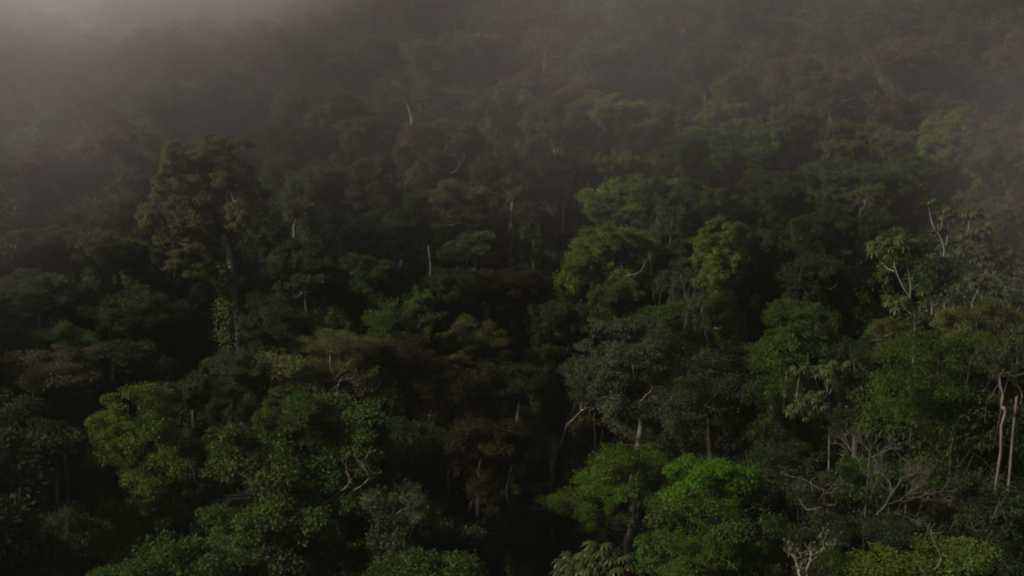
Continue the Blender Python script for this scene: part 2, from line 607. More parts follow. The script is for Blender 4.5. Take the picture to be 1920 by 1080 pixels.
# ------------------------------------------------------------------ the trees one can pick out, near to far
# foreground
hero(250, 830, 100, 120, 'gold', 'round', 'the tall sunlit tree at lower left',
     'tall round-lobed tree with sunlit yellow-green crown, lower left of the picture',
     lobes=[(262, 765, 58, 38), (205, 822, 46, 42), (300, 815, 55, 45), (255, 880, 62, 48), (215, 870, 42, 40), (300, 905, 48, 50), (290, 962, 46, 34), (340, 860, 48, 44)])
hero(560, 880, 170, 150, 'mid', 'big', 'the broad large-leaved tree',
     'broad large-leaved tree filling the lower left, with pale twigs showing among its leaves',
     lobes=[(535, 775, 62, 34), (470, 850, 62, 55), (640, 800, 70, 42), (560, 860, 80, 60), (690, 840, 48, 52), (480, 930, 75, 60), (590, 950, 80, 62), (460, 1000, 66, 45), (670, 920, 60, 55), (540, 1030, 70, 40)],
     branches=[[(690, 900), (680, 870), (690, 850)], [(655, 905), (648, 880), (650, 860)]], leaf=1.1)
hero(135, 1010, 55, 62, 'dark', 'round', 'the dim round tree at bottom left',
     'dim dark-green round tree alone in the black bottom left corner')
hero(335, 1062, 135, 40, 'mid', 'big', 'the low crown at bottom left',
     'low wide crown cut by the bottom edge below the broad large-leaved tree',
     lobes=[(240, 1080, 55, 30), (340, 1055, 50, 30), (375, 1050, 45, 36), (300, 1085, 60, 28), (430, 1078, 50, 30)])
hero(790, 1060, 85, 38, 'mid', 'big', 'the low crown at bottom centre',
     'low leafy crown cut by the bottom edge left of the dark gully',
     lobes=[(740, 1075, 45, 30), (815, 1055, 48, 30), (850, 1078, 40, 28), (780, 1085, 50, 26)])
hero(1150, 905, 110, 75, 'fresh', 'fine', 'the fresh green tree with brown trunk',
     'fresh green small-leaved tree with a brown trunk above the umbrella-leaved tree at the bottom',
     lobes=[(1195, 858, 46, 28), (1160, 885, 44, 28), (1215, 890, 42, 36), (1180, 915, 40, 26), (1085, 925, 45, 26), (1105, 960, 52, 34), (1130, 985, 44, 26), (1060, 945, 34, 24)],
     trunk=[(1176, 1040), (1184, 985), (1186, 955), (1184, 920)], bark='dark', clear=[(1165, 940, 1210, 1050)], tr=1.1)
hero(1335, 900, 80, 62, 'lime', 'droop', 'the brightest green tree',
     'brightest green tree of the forest, dense round sunlit crown near the bottom', bark='grey',
     lobes=[(1305, 880, 38, 28), (1355, 885, 46, 26), (1385, 905, 32, 34), (1330, 915, 52, 36), (1290, 920, 34, 32), (1365, 940, 44, 28), (1300, 950, 44, 26)])
hero(1340, 1015, 112, 72, 'mid', 'droop', 'the drooping-leaved tree below the brightest',
     'big tree with drooping narrow leaves directly below the brightest green crown',
     lobes=[(1290, 985, 52, 36), (1360, 975, 58, 34), (1415, 1000, 42, 40), (1335, 1030, 70, 42), (1260, 1040, 45, 38), (1400, 1050, 54, 38), (1310, 1075, 60, 28)])
hero(1745, 1045, 115, 42, 'gold', 'round', 'the olive crown at bottom right',
     'soft olive-green crown cut by the bottom edge at lower right',
     lobes=[(1655, 1058, 52, 28), (1705, 1045, 42, 26), (1765, 1030, 42, 24), (1815, 1048, 36, 34), (1745, 1070, 70, 28), (1620, 1075, 45, 22)],
     branches=[[(1765, 1045), (1752, 1020), (1746, 998)]])
hero(1560, 1062, 55, 30, 'mid', 'sparse', 'the thin leafy tree at the bottom edge',
     'thin-leaved small tree behind the pale forked dead branches at the bottom edge', cov=1.3)
hero(1618, 905, 58, 42, 'mid', 'fine', 'the round tree behind the bare tree',
     'small round green tree just behind the wide leafless tree', dist=1.06)
hero(1560, 1000, 60, 32, 'dark', 'round', 'the dark shrub below the bare tree',
     'dark green rounded tree below and left of the wide leafless tree')
hero(1690, 1000, 70, 30, 'dark', 'round', 'the dark crown under the bare tree',
     'dark low crown right under the wide leafless tree')
hero(1860, 960, 90, 60, 'dark', 'round', 'the dark tree at the lower right edge',
     'dark green tree at the lower right edge above the black corner')
hero(1480, 870, 70, 40, 'dark', 'layer', 'the dark flat-topped tree',
     'dark flat-topped tree right of the brightest green crown')
hero(1550, 930, 60, 34, 'dark', 'sparse', 'the thin twiggy tree',
     'thin dim twiggy tree left of the wide leafless tree', branches=[[(1545, 925), (1520, 905), (1490, 895)]])
# centre right
hero(1215, 690, 135, 95, 'grey', 'droop', 'the grey-green tree with gnarled boughs',
     'large grey-green tree with gnarled bare pinkish boughs and a straight trunk, right of centre',
     lobes=[(1150, 640, 58, 34), (1215, 628, 60, 34), (1125, 690, 46, 42), (1190, 680, 66, 42), (1260, 670, 58, 44), (1150, 735, 46, 32), (1215, 730, 50, 34), (1235, 775, 62, 32), (1300, 700, 50, 44), (1170, 765, 36, 30)],
     trunk=[(1195, 860), (1200, 815), (1205, 760)], bark='grey', clear=[(1180, 790, 1215, 840)],
     branches=[[(1202, 752), (1215, 738), (1224, 728), (1222, 742), (1250, 758), (1275, 750)], [(1250, 758), (1262, 742), (1276, 738), (1270, 728)]], leaf=0.9)
hero(1330, 745, 85, 60, 'dark', 'layer', 'the shaded tree beside the gnarled boughs',
     'shaded spreading dark tree right of the gnarled bare boughs')
hero(1155, 556, 52, 34, 'mid', 'fine', 'the small round dense tree',
     'small dense round tree right under the sunlit domed crown, right of centre')
hero(1138, 480, 92, 56, 'gold', 'round', 'the sunlit domed tree',
     'sunlit domed tree with separate leafy lobes right of the dark centre',
     lobes=[(1092, 485, 36, 28), (1125, 455, 40, 24), (1165, 450, 40, 24), (1190, 475, 32, 34), (1120, 490, 44, 30), (1165, 495, 42, 32), (1075, 510, 28, 22), (1140, 520, 44, 22)],
     branches=[[(1200, 510), (1208, 495), (1220, 480)], [(1130, 540), (1150, 515), (1165, 505)]])
hero(1240, 610, 55, 38, 'mid', 'layer', 'the flat layered green tree',
     'green tree in flat layers between the small dense round tree and the hanging vines', leaf=0.9)
hero(1345, 500, 44, 88, 'gold', 'droop', 'the vine-draped column',
     'narrow tree draped in sunlit yellow-green vines like a column, hanging stems below',
     lobes=[(1350, 440, 40, 26), (1345, 480, 34, 30), (1338, 520, 28, 32), (1360, 500, 28, 36), (1345, 560, 20, 44), (1365, 600, 18, 50), (1335, 600, 12, 46), (1385, 560, 16, 44)], roots=26, bark='dark', clear=[(1320, 560, 1390, 650)])
hero(1290, 555, 42, 60, 'grey', 'sparse', 'the tree of tangled hanging roots',
     'tree with a tangle of brown hanging roots and dead vines left of the vine-draped column', roots=42, bark='grey', cov=1.0,
     lobes=[(1275, 520, 30, 24), (1305, 510, 30, 26), (1290, 550, 34, 26)])
hero(1250, 445, 62, 105, 'grey', 'fine', 'the tall greyish tree',
     'tall greyish-green tree standing upright right of the sunlit domed crown',
     lobes=[(1235, 370, 38, 32), (1265, 385, 38, 34), (1240, 425, 46, 38), (1275, 440, 36, 38), (1240, 480, 44, 36), (1270, 500, 36, 40), (1225, 530, 28, 40), (1300, 470, 30, 60), (1255, 560, 22, 48)])
hero(1175, 375, 105, 48, 'gold', 'round', 'the long yellow-green crown',
     'long sunlit yellow-green crown above the domed tree, right of centre',
     lobes=[(1100, 395, 34, 28), (1135, 380, 38, 28), (1185, 360, 36, 26), (1205, 385, 36, 34), (1240, 360, 34, 24), (1165, 405, 42, 26)])
hero(1150, 320, 45, 36, 'olive', 'round', 'the small lit crown above the long one',
     'small lit crown perched above the left end of the long yellow-green crown')
hero(1495, 600, 60, 40, 'mid', 'fine', 'the green tree in the right hollow',
     'green small-leaved tree low in the shaded hollow left of the candelabra tree')
hero(1540, 520, 62, 44, 'dark', 'round', 'the dark tree in the right hollow',
     'dark rounded tree in the shaded hollow left of the candelabra tree with three tops')
hero(1480, 660, 72, 48, 'mid', 'round', 'the leafy tree above the palm-like cluster',
     'leafy mid-green tree just above and left of the palm-like umbrella cluster')
hero(1670, 620, 40, 26, 'olive', 'sparse', 'the pale yellowish bush',
     'pale yellowish thin bush below the foot of the three-topped candelabra tree', cov=1.4)
hero(1620, 700, 62, 60, 'dark', 'fine', 'the dark tree left of the feathery one',
     'dark fine-leaved tree between the palm-like cluster and the broad feathery tree')
hero(1850, 605, 115, 44, 'olive', 'fine', 'the lit crown under the candelabra trees',
     'wide lit olive crown right under the many-stemmed candelabra tree',
     lobes=[(1790, 612, 40, 28), (1840, 590, 48, 26), (1890, 598, 44, 30), (1830, 630, 60, 26), (1910, 635, 36, 30)], dist=0.92)
hero(1790, 720, 140, 85, 'mid', 'feather', 'the broad feathery tree',
     'broad feathery-leaved dark tree left of the pale mottled trunks at the right edge',
     lobes=[(1700, 680, 55, 40), (1760, 665, 58, 38), (1820, 680, 56, 42), (1880, 670, 50, 40), (1690, 740, 52, 44), (1760, 740, 60, 44), (1825, 750, 48, 40), (1730, 790, 60, 34)],
     bark='dark', dist=0.95, tr=0.45)
hero(1895, 690, 55, 50, 'grey', 'sparse', 'the pale-trunked tree at the right edge',
     'thin-crowned tree with two pale mottled trunks at the right edge', bark='grey', cov=1.2,
     trunk=[(1880, 800), (1879, 760), (1876, 700)], clear=[(1865, 700, 1915, 800)], stems=[[(1902, 795), (1911, 765), (1916, 735)]], tr=0.22, dist=0.88)
# centre left
hero(680, 535, 72, 58, 'mid', 'fine', 'the bushy lit tree left of centre',
     'bushy lit tree left of centre, above the spreading brownish tree',
     lobes=[(685, 508, 42, 26), (655, 530, 34, 28), (715, 530, 34, 28), (665, 570, 42, 30), (705, 575, 40, 30), (690, 545, 40, 26)])
hero(787, 566, 30, 24, 'fresh', 'fine', 'the small bright bush-topped tree',
     'small isolated bright green treetop right of the bushy lit tree')
hero(750, 608, 62, 30, 'mid', 'layer', 'the low green tree right of the bushy one',
     'low spreading green tree right below the small isolated bright treetop')
hero(890, 645, 62, 42, 'olive', 'feather', 'the pale feathery treetop',
     'pale treetop with long feathery leaves beside the black centre',
     lobes=[(850, 630, 26, 18), (890, 620, 30, 22), (925, 635, 24, 18), (895, 655, 44, 24), (870, 680, 40, 20)])
hero(625, 685, 140, 60, 'olive', 'layer', 'the wide spreading tree',
     'wide spreading tree in flat layers with a pale forked trunk, left of centre',
     lobes=[(620, 645, 58, 22), (560, 670, 46, 22), (680, 655, 60, 24), (520, 700, 44, 20), (600, 700, 60, 22), (670, 695, 62, 24), (560, 725, 44, 18)],
     trunk=[(632, 760), (632, 742), (626, 715)], bark='pink', branches=[[(632, 748), (612, 742), (590, 736)], [(630, 740), (634, 722), (640, 706)]], leaf=0.85)
hero(745, 685, 82, 42, 'red', 'layer', 'the reddish flat tree',
     'reddish-brown flat-layered tree right of the wide spreading tree', leaf=0.85)
hero(845, 745, 90, 58, 'red', 'layer', 'the dark reddish-brown tree',
     'dark reddish-brown rounded tree below the pale feathery treetop')
hero(900, 830, 72, 54, 'red', 'fine', 'the dull russet tree',
     'dull russet thin tree in deep shade below the dark reddish-brown tree', cov=2.2)
hero(770, 860, 66, 60, 'dark', 'round', 'the black-shaded tree',
     'deep-shaded tree right of the broad large-leaved tree', dist=1.03)
hero(760, 970, 70, 50, 'grey', 'sparse', 'the twiggy shaded tree',
     'twiggy half-bare tree in shade above the low bottom-centre crown', cov=1.2, branches=[[(740, 970), (760, 955), (775, 975)]])
hero(1110, 745, 60, 42, 'dark', 'fine', 'the dark crown on the thin pale stem',
     'dark crown on a thin bent pale stem beside the black gully',
     trunk=[(1034, 900), (1040, 855), (1052, 830), (1064, 800), (1090, 770)], bark='grey', tr=0.36, clear=[(1025, 795, 1075, 890)])
hero(1000, 990, 60, 40, 'dark', 'round', 'the dark tree in the gully',
     'nearly black tree low in the gully left of the fresh green tree')
hero(975, 720, 56, 46, 'dark', 'fine', 'the dark tree right of the feathery top',
     'very dark tree right of the pale feathery treetop in the central shade')
hero(1040, 610, 60, 44, 'dark', 'round', 'the dark central tree',
     'very dark rounded tree in the centre, left of the small dense round tree')
hero(960, 545, 66, 44, 'red', 'fine', 'the faint russet central tree',
     'faint russet thin tree in the dark centre of the forest', cov=1.5)
hero(850, 550, 60, 38, 'dark', 'fine', 'the dark tree behind the small bright top',
     'dark tree behind and right of the small isolated bright treetop')
hero(845, 390, 92, 42, 'grey', 'layer', 'the dark layered tree with bent trunk',
     'dark layered tree with a bent bare trunk and pinkish boughs at the centre',
     lobes=[(800, 385, 42, 22), (850, 370, 46, 22), (900, 385, 42, 22), (780, 420, 34, 18), (850, 410, 50, 20), (915, 415, 34, 18)],
     trunk=[(806, 480), (803, 455), (800, 432), (812, 415)], bark='ash', tr=0.5, clear=[(790, 425, 815, 475)],
     branches=[[(806, 430), (815, 422), (828, 417)], [(860, 418), (878, 422), (893, 425)]], leaf=0.85)
hero(880, 465, 62, 26, 'grey', 'layer', 'the flat tiered crown under it',
     'flat tiered crown on a slim trunk below the dark layered tree with bent trunk',
     lobes=[(850, 480, 34, 16), (895, 462, 42, 16), (915, 475, 30, 14), (870, 455, 34, 14)], trunk=[(891, 525), (891, 500), (890, 475)], tr=0.6, bark='grey', clear=[(885, 490, 898, 522)])
hero(1000, 412, 44, 36, 'grey', 'layer', 'the small tiered tree',
     'small greyish tiered tree left of the long yellow-green crown')
hero(962, 345, 34, 34, 'brown', 'sparse', 'the small pinkish twiggy tree',
     'small pinkish twiggy treetop above the dark layered tree', bark='pink', cov=1.1)
hero(680, 360, 72, 62, 'grey', 'fine', 'the grey shaded tree',
     'grey-green shaded tree left of the dark layered tree with bent trunk')
hero(590, 360, 58, 44, 'grey', 'round', 'the rounded tree right of the ivy tree',
     'rounded grey-green tree right of the ivy-trunked tree', trunk=[(553, 470), (553, 420), (565, 385)], tr=0.55, bark='grey')
hero(690, 450, 60, 42, 'dark', 'fine', 'the slim-stemmed dark tree',
     'dark tree on slim stems above the bushy lit tree', trunk=[(720, 500), (720, 475), (712, 455)], tr=0.5, bark='grey')
hero(570, 520, 70, 52, 'dark', 'round', 'the dark tree left of the bushy one',
     'dark rounded tree in shade left of the bushy lit tree')
hero(520, 620, 66, 50, 'dark', 'fine', 'the shaded tree above the spreading one',
     'shaded dark tree just above the left end of the wide spreading tree')
# left
hero(390, 380, 105, 118, 'olive', 'droop', 'the ivy-trunked tree',
     'tall loose-crowned tree on the left with a bare pinkish trunk wrapped in ivy', dist=0.9,
     lobes=[(345, 295, 42, 28), (395, 285, 42, 26), (440, 280, 32, 24), (335, 348, 46, 28), (388, 335, 50, 34), (450, 345, 42, 32), (310, 410, 38, 38), (362, 400, 56, 38), (425, 395, 50, 38), (335, 452, 40, 26), (365, 495, 48, 26), (402, 455, 40, 30), (470, 410, 36, 40)],
     trunk=[(447, 620), (440, 560), (434, 505), (428, 470), (420, 440), (424, 400), (428, 340)], bark='pale', tr=0.7, clear=[(408, 470, 462, 650)],
     ivy=[(436, 660, 24), (431, 590, 20), (427, 540, 16), (425, 500, 10)], branches=[[(440, 378), (455, 372), (466, 366)]])
hero(440, 692, 62, 26, 'grey', 'fine', 'the thicket at the ivy foot',
     'dim leafy tree at the foot of the ivy-wrapped trunk')
hero(410, 560, 44, 44, 'dark', 'round', 'the dark tree beside the ivy',
     'dark tree directly left of the ivy-wrapped trunk', dist=1.12)
hero(195, 300, 92, 62, 'brown', 'fine', 'the hazy brownish tree',
     'hazy brownish tree on the left above the dim valley, left of the ivy-trunked tree',
     lobes=[(210, 252, 56, 22), (155, 275, 40, 26), (250, 280, 42, 28), (130, 320, 34, 34), (200, 310, 56, 36), (265, 320, 34, 30), (160, 355, 44, 26)],
     branches=[[(182, 345), (178, 330), (172, 322)], [(225, 335), (218, 325), (214, 318)]])
hero(60, 330, 62, 40, 'brown', 'round', 'the hazy tree at the left edge',
     'hazy brownish tree at the far left edge beside the larger brownish tree')
hero(215, 400, 70, 42, 'grey', 'sparse', 'the misty bare-limbed tree',
     'misty grey tree with leaning bare limbs below the hazy brownish tree', cov=1.4, branches=[[(210, 425), (222, 395), (236, 375)], [(120, 462), (105, 445), (90, 435)]], bark='grey')
hero(205, 490, 82, 48, 'grey', 'round', 'the bumpy grey tree',
     'bumpy grey-green tree on the left, halfway down the picture',
     lobes=[(165, 470, 36, 30), (220, 470, 40, 28), (260, 490, 32, 28), (160, 510, 38, 28), (215, 515, 44, 28)])
hero(70, 470, 70, 46, 'grey', 'fine', 'the misty tree left of the bumpy one',
     'misty grey-brown tree at the left edge beside the bumpy grey tree')
hero(70, 560, 76, 40, 'grey', 'round', 'the dim tree above the yellow-tipped one',
     'dim tree at the left edge just above the yellow-green tipped tree')
hero(85, 645, 70, 34, 'mid', 'fine', 'the yellow-tipped tree',
     'yellow-green tipped small tree at the left edge, above the brown twiggy tree')
hero(90, 712, 92, 48, 'brown', 'fine', 'the brown twiggy tree',
     'brownish tree with twisted bare twigs at the left edge', branches=[[(118, 735), (128, 748), (140, 738), (170, 732)], [(125, 748), (132, 735), (122, 722)], [(60, 725), (72, 712), (90, 705)]], bark='grey')
hero(60, 825, 76, 58, 'dark', 'round', 'the dark tree on thin poles',
     'very dark tree on several thin pale poles at the lower left edge', trunk=[(84, 930), (78, 880), (68, 840)], bark='dark', tr=0.45,
     stems=[[(108, 910), (103, 870)], [(126, 900), (119, 855)]], clear=[(60, 850, 135, 920)])
hero(255, 600, 84, 44, 'dark', 'fine', 'the dark tree above the lower left',
     'dark shaded tree left of the ivy-wrapped trunk and below the bumpy grey tree')
hero(215, 680, 70, 42, 'dark', 'round', 'the black tree above the sunlit one',
     'nearly black tree just above the tall sunlit tree at lower left')
hero(360, 740, 62, 38, 'dark', 'round', 'the half-shaded tree',
     'half-shaded tree between the tall sunlit tree and the wide spreading tree')
hero(500, 460, 52, 50, 'dark', 'round', 'the dark tree right of the ivy trunk',
     'dark tree directly right of the ivy-wrapped trunk', dist=1.08)
hero(545, 270, 66, 44, 'dark', 'fine', 'the dark hazy tree upper left',
     'dark hazy tree behind and right of the ivy-trunked tree')
# upper middle
hero(752, 168, 56, 34, 'grey', 'sparse', 'the slim pale-stemmed tree',
     'slim tree with a thin pale leaning stem and an airy crown, upper middle', cov=1.6,
     trunk=[(775, 243), (769, 210), (760, 188), (756, 172)], bark='pale', tr=0.58, clear=[(750, 180, 785, 240)])
hero(842, 120, 92, 50, 'olive', 'round', 'the broad hazy crown',
     'broad hazy olive crown in the upper middle of the slope',
     lobes=[(800, 105, 40, 26), (855, 88, 46, 22), (905, 95, 40, 24), (850, 125, 48, 28), (900, 125, 36, 28), (800, 135, 36, 24), (835, 150, 30, 18)])
hero(828, 285, 92, 55, 'brown', 'fine', 'the brownish domed tree',
     'brownish domed tree below the slim pale-stemmed tree',
     lobes=[(795, 260, 44, 26), (845, 250, 46, 22), (885, 275, 36, 28), (775, 295, 34, 28), (835, 290, 50, 30), (870, 315, 40, 26), (800, 325, 36, 20)],
     branches=[[(830, 290), (838, 275), (850, 262)], [(855, 320), (862, 305), (872, 295)]])
hero(942, 210, 56, 48, 'mid', 'round', 'the conical hazy tree',
     'conical grey-green tree just right of the upper middle',
     lobes=[(945, 182, 32, 20), (920, 205, 30, 26), (965, 205, 34, 26), (935, 230, 40, 22), (975, 232, 28, 18)])
hero(1042, 238, 56, 50, 'grey', 'fine', 'the hazy tree with stubby stem',
     'hazy grey-green tree with a short pale stem, between the conical tree and the twisted-trunk tree',
     trunk=[(1044, 350), (1045, 330), (1043, 290)], tr=0.5, bark='pale', clear=[(1038, 310, 1050, 348)])
hero(1150, 222, 76, 44, 'gold', 'round', 'the twisted-trunk tree',
     'yellow-green tree with a twisted double trunk showing under its crown, upper middle',
     lobes=[(1105, 215, 34, 24), (1150, 205, 42, 22), (1190, 215, 30, 24), (1115, 235, 30, 20), (1175, 240, 40, 22)],
     trunk=[(1104, 292), (1116, 278), (1122, 262), (1128, 245)], bark='pink', tr=0.8, branches=[[(1110, 285), (1130, 270), (1150, 265), (1168, 262)]], clear=[(1095, 250, 1170, 292)])
hero(1240, 240, 52, 44, 'olive', 'fine', 'the light feathered tree',
     'light olive tree between the twisted-trunk tree and the bright yellow-green crown')
hero(1060, 330, 60, 44, 'dark', 'round', 'the shaded tree under the twisted trunk',
     'shaded dark tree under the hazy tree with a short pale stem')
hero(920, 330, 40, 40, 'dark', 'fine', 'the dark gap tree',
     'dark tree right of the brownish domed tree')
hero(760, 420, 36, 36, 'dark', 'fine', 'the narrow dark tree',
     'narrow dark tree directly left of the bent bare trunk')
hero(640, 220, 60, 40, 'grey', 'fine', 'the misty tree left of the pale stem',
     'misty grey tree left of the slim pale-stemmed tree')
hero(690, 250, 46, 36, 'grey', 'round', 'the small misty round tree',
     'small misty round tree between the slim pale stem and the dark hazy slope')
# right, upper
hero(1362, 222, 52, 38, 'gold', 'round', 'the bright yellow-green treetop',
     'bright yellow-green pointed treetop in the upper right half',
     lobes=[(1350, 205, 22, 18), (1375, 208, 22, 18), (1340, 228, 28, 20), (1378, 232, 32, 20), (1400, 235, 20, 16), (1360, 245, 36, 18)])
hero(1330, 300, 92, 46, 'mid', 'fine', 'the wide tree below the bright treetop',
     'wide mid-green tree right below the bright yellow-green pointed treetop')
hero(1480, 258, 64, 36, 'grey', 'round', 'the grey tree right of the bright treetop',
     'grey-green round tree right of the bright yellow-green pointed treetop')
hero(1420, 280, 46, 40, 'fresh', 'fine', 'the leafy tree between bright and grey',
     'leafy green tree squeezed between the bright pointed treetop and the grey round tree')
hero(1585, 275, 62, 44, 'olive', 'round', 'the left of the paired domes',
     'left one of two paired domed olive crowns at upper right')
hero(1660, 285, 52, 42, 'olive', 'round', 'the right of the paired domes',
     'right one of two paired domed olive crowns at upper right')
hero(1540, 335, 52, 36, 'mid', 'round', 'the crown below the paired domes',
     'mid-green crown just below and left of the paired domed crowns')
hero(1620, 345, 70, 40, 'mid', 'fine', 'the tree with twisted pale limbs',
     'tree with twisted bare pale limbs below the paired domed crowns', bark='grey',
     trunk=[(1612, 405), (1618, 390), (1628, 365)], tr=0.5, branches=[[(1614, 395), (1608, 380), (1590, 370), (1582, 355)], [(1606, 380), (1596, 390), (1590, 402)], [(1628, 372), (1650, 362), (1668, 358)]], clear=[(1580, 350, 1670, 402)])
hero(1720, 330, 52, 40, 'mid', 'round', 'the tree below the yellow crown',
     'mid-green rounded tree left below the hazy yellow-green crown at upper right')
hero(1785, 252, 56, 46, 'gold', 'droop', 'the hazy yellow-green crown',
     'hazy yellow-green crown with hanging foliage near the upper right edge',
     lobes=[(1765, 235, 30, 22), (1805, 225, 32, 18), (1755, 262, 24, 22), (1790, 255, 32, 24), (1815, 250, 24, 22), (1762, 290, 14, 18)], branches=[[(1765, 310), (1760, 295), (1762, 280)]])
hero(1870, 300, 62, 48, 'olive', 'fine', 'the hazy tree at the right edge',
     'hazy olive tree at the right edge beside the hanging yellow-green crown', trunk=[(1898, 350), (1898, 325), (1890, 305)], bark='grey', tr=0.6)
hero(1880, 420, 62, 46, 'brown', 'round', 'the brownish tree behind the candelabra',
     'brownish rounded tree at the right edge behind the many-stemmed candelabra tree')
hero(1450, 380, 70, 50, 'dark', 'round', 'the dark crown in the middle right',
     'dark crown left of the twisted bare pale limbs')
hero(1420, 470, 44, 40, 'grey', 'fine', 'the grey crown right of the vine column',
     'small grey-green crown directly right of the vine-draped column')
hero(1550, 430, 62, 40, 'dark', 'fine', 'the dark tree below the pale limbs',
     'dark tree left below the twisted bare pale limbs')
hero(1640, 440, 46, 36, 'dark', 'round', 'the dark tree behind three tops',
     'dark tree right behind the three-topped candelabra tree', dist=1.1)
hero(1310, 390, 50, 48, 'mid', 'fine', 'the tree right of the long crown',
     'mid-green tree right of the long yellow-green crown')
hero(1560, 165, 60, 34, 'brown', 'fine', 'the brownish hazy tree with white fork',
     'brownish hazy tree with a small white forked branch, upper right', branches=[[(1604, 182), (1604, 168), (1598, 160)], [(1604, 182), (1618, 178), (1628, 172)]], bark='pale')
hero(1490, 140, 56, 32, 'brown', 'layer', 'the flat brown hazy tree',
     'flat brownish hazy tree left of the tree with the white fork')
hero(1680, 215, 60, 34, 'brown', 'fine', 'the brown tree above the paired domes',
     'brown-tinted hazy tree just above the paired domed crowns')
hero(1700, 120, 72, 50, 'brown', 'round', 'the big hazy tree at upper right',
     'big hazy brown-green tree high at upper right')
hero(1400, 60, 76, 52, 'grey', 'round', 'the tall misty tree at the top',
     'tall misty grey-green tree touching the top edge right of centre',
     lobes=[(1380, 30, 40, 26), (1420, 45, 42, 28), (1390, 75, 50, 30), (1440, 85, 36, 24), (1360, 60, 32, 26), (1420, 110, 46, 22)])
hero(1320, 125, 54, 32, 'grey', 'fine', 'the misty round tree below the tall one',
     'misty round tree left below the tall misty tree at the top edge')
hero(1130, 120, 62, 36, 'grey', 'round', 'the misty tree right of the pale roots',
     'misty rounded tree right below the tangle of pale hanging roots')
hero(1025, 75, 46, 32, 'brown', 'sparse', 'the misty tree of pale hanging roots',
     'misty tree with a tangle of pale hanging roots near the top edge', roots=40, bark='pale', cov=1.2,
     branches=[[(1048, 105), (1062, 92), (1072, 85)]])
hero(1220, 100, 52, 38, 'grey', 'fine', 'the misty tree at top right of centre',
     'misty grey tree between the pale hanging roots and the tall misty tree')
hero(990, 165, 50, 34, 'brown', 'fine', 'the misty brown tree',
     'misty brown tree above the conical grey-green tree')
hero(1080, 180, 56, 30, 'brown', 'fine', 'the misty brown tree above the twisted trunk',
     'misty brown tree just above the twisted-trunk tree')
hero(700, 90, 60, 42, 'grey', 'sparse', 'the misty twiggy tree at the top',
     'misty twiggy tree near the top edge left of the broad hazy crown', cov=1.6, branches=[[(682, 82), (680, 65), (674, 50)]], bark='pale')
hero(600, 130, 66, 42, 'grey', 'fine', 'the fading tree',
     'tree fading into the bright mist at upper left')
hero(430, 190, 66, 40, 'grey', 'fine', 'the fading tree above the ivy one',
     'fading misty tree above the ivy-trunked tree')
hero(300, 200, 66, 38, 'grey', 'fine', 'the ghostly tree',
     'ghostly tree in thick mist above the hazy brownish tree')
hero(560, 200, 50, 34, 'grey', 'round', 'the fading tree beside the dark slope',
     'fading round tree above the dark hazy tree, under the bright mist')
# ------------------------------------------------------------------ candelabra trees: bare pale limbs, umbrellas of lobed leaves
def palm_leaf_mesh(seed, lobes=9):
    """one round lobed leaf, stalk at the origin pointing out along +x, lobes drooping"""
    rng = np.random.default_rng(seed)
    V, Q = [], []
    for i in range(lobes):
        a = (i / (lobes - 1) - 0.5) * R(300) + rng.normal(0, 0.05)
        ln = (0.62 - 0.16 * abs(i / (lobes - 1) - 0.5) * 2) * (0.9 + 0.2 * rng.random())
        d = np.array([math.cos(a), math.sin(a), 0])
        s = np.array([-math.sin(a), math.cos(a), 0])
        w = 0.075
        z1, z2, z3 = 0.03, -0.06 - 0.05 * rng.random(), -0.30 - 0.12 * rng.random()
        b = len(V)
        for f, ww, z in ((0.0, 0.01, 0), (0.36, 0.8, z1), (0.74, 1.0, z2), (1.0, 0.05, z3)):
            V.append(d * ln * f + s * w * ww + np.array([0, 0, z * 0.8]))
            V.append(d * ln * f - s * w * ww + np.array([0, 0, z * 0.8]))
        for k in range(3):
            Q.append((b + 2 * k, b + 2 * k + 1, b + 2 * k + 3, b + 2 * k + 2))
    return mesh_from('leaf', np.array(V), np.array(Q), LM['palm'])


LEAVES = [palm_leaf_mesh(i, 8 + i) for i in range(3)]
FRUIT_N = [0]


def rosette(parent, org, p, size, n, rng, up=1.0):
    """leaf umbrella: bud and stalks are one part, each leaf a part of it"""
    T = Tubes()
    T.add([p - np.array([0, 0, 0.25 * size]), p, p + np.array([0, 0, 0.12 * size])], 0.05 * size, 0.02 * size, 5, 2)
    tips = []
    for i in range(n):
        a = i * 2.39996 + rng.normal(0, 0.15)
        el = R(55) - R(75) * (i / n) + rng.normal(0, 0.12)
        d = np.array([math.cos(a) * math.cos(el), math.sin(a) * math.cos(el), math.sin(el)])
        ln = size * (0.50 + 0.18 * rng.random())
        t = p + d * ln
        T.add([p, 0.5 * (p + t) + np.array([0, 0, 0.08 * size]), t], 0.014 * size, 0.009 * size, 4, 2)
        tips.append((t, a, el))
    ro = link('leaf_umbrella', T.mesh('leaf_umbrella', BM['grey'], p), parent)
    ro.location = p - org
    for t, a, el in tips:
        lf = link('leaf', LEAVES[int(rng.integers(3))], ro)
        lf.location = t - p
        lf.rotation_euler = (rng.normal(0, 0.2), R(12) - el * 0.45 + rng.normal(0, 0.15), a + rng.normal(0, 0.2))
        s = size * (0.75 + 0.35 * rng.random())
        lf.scale = (s, s, s)


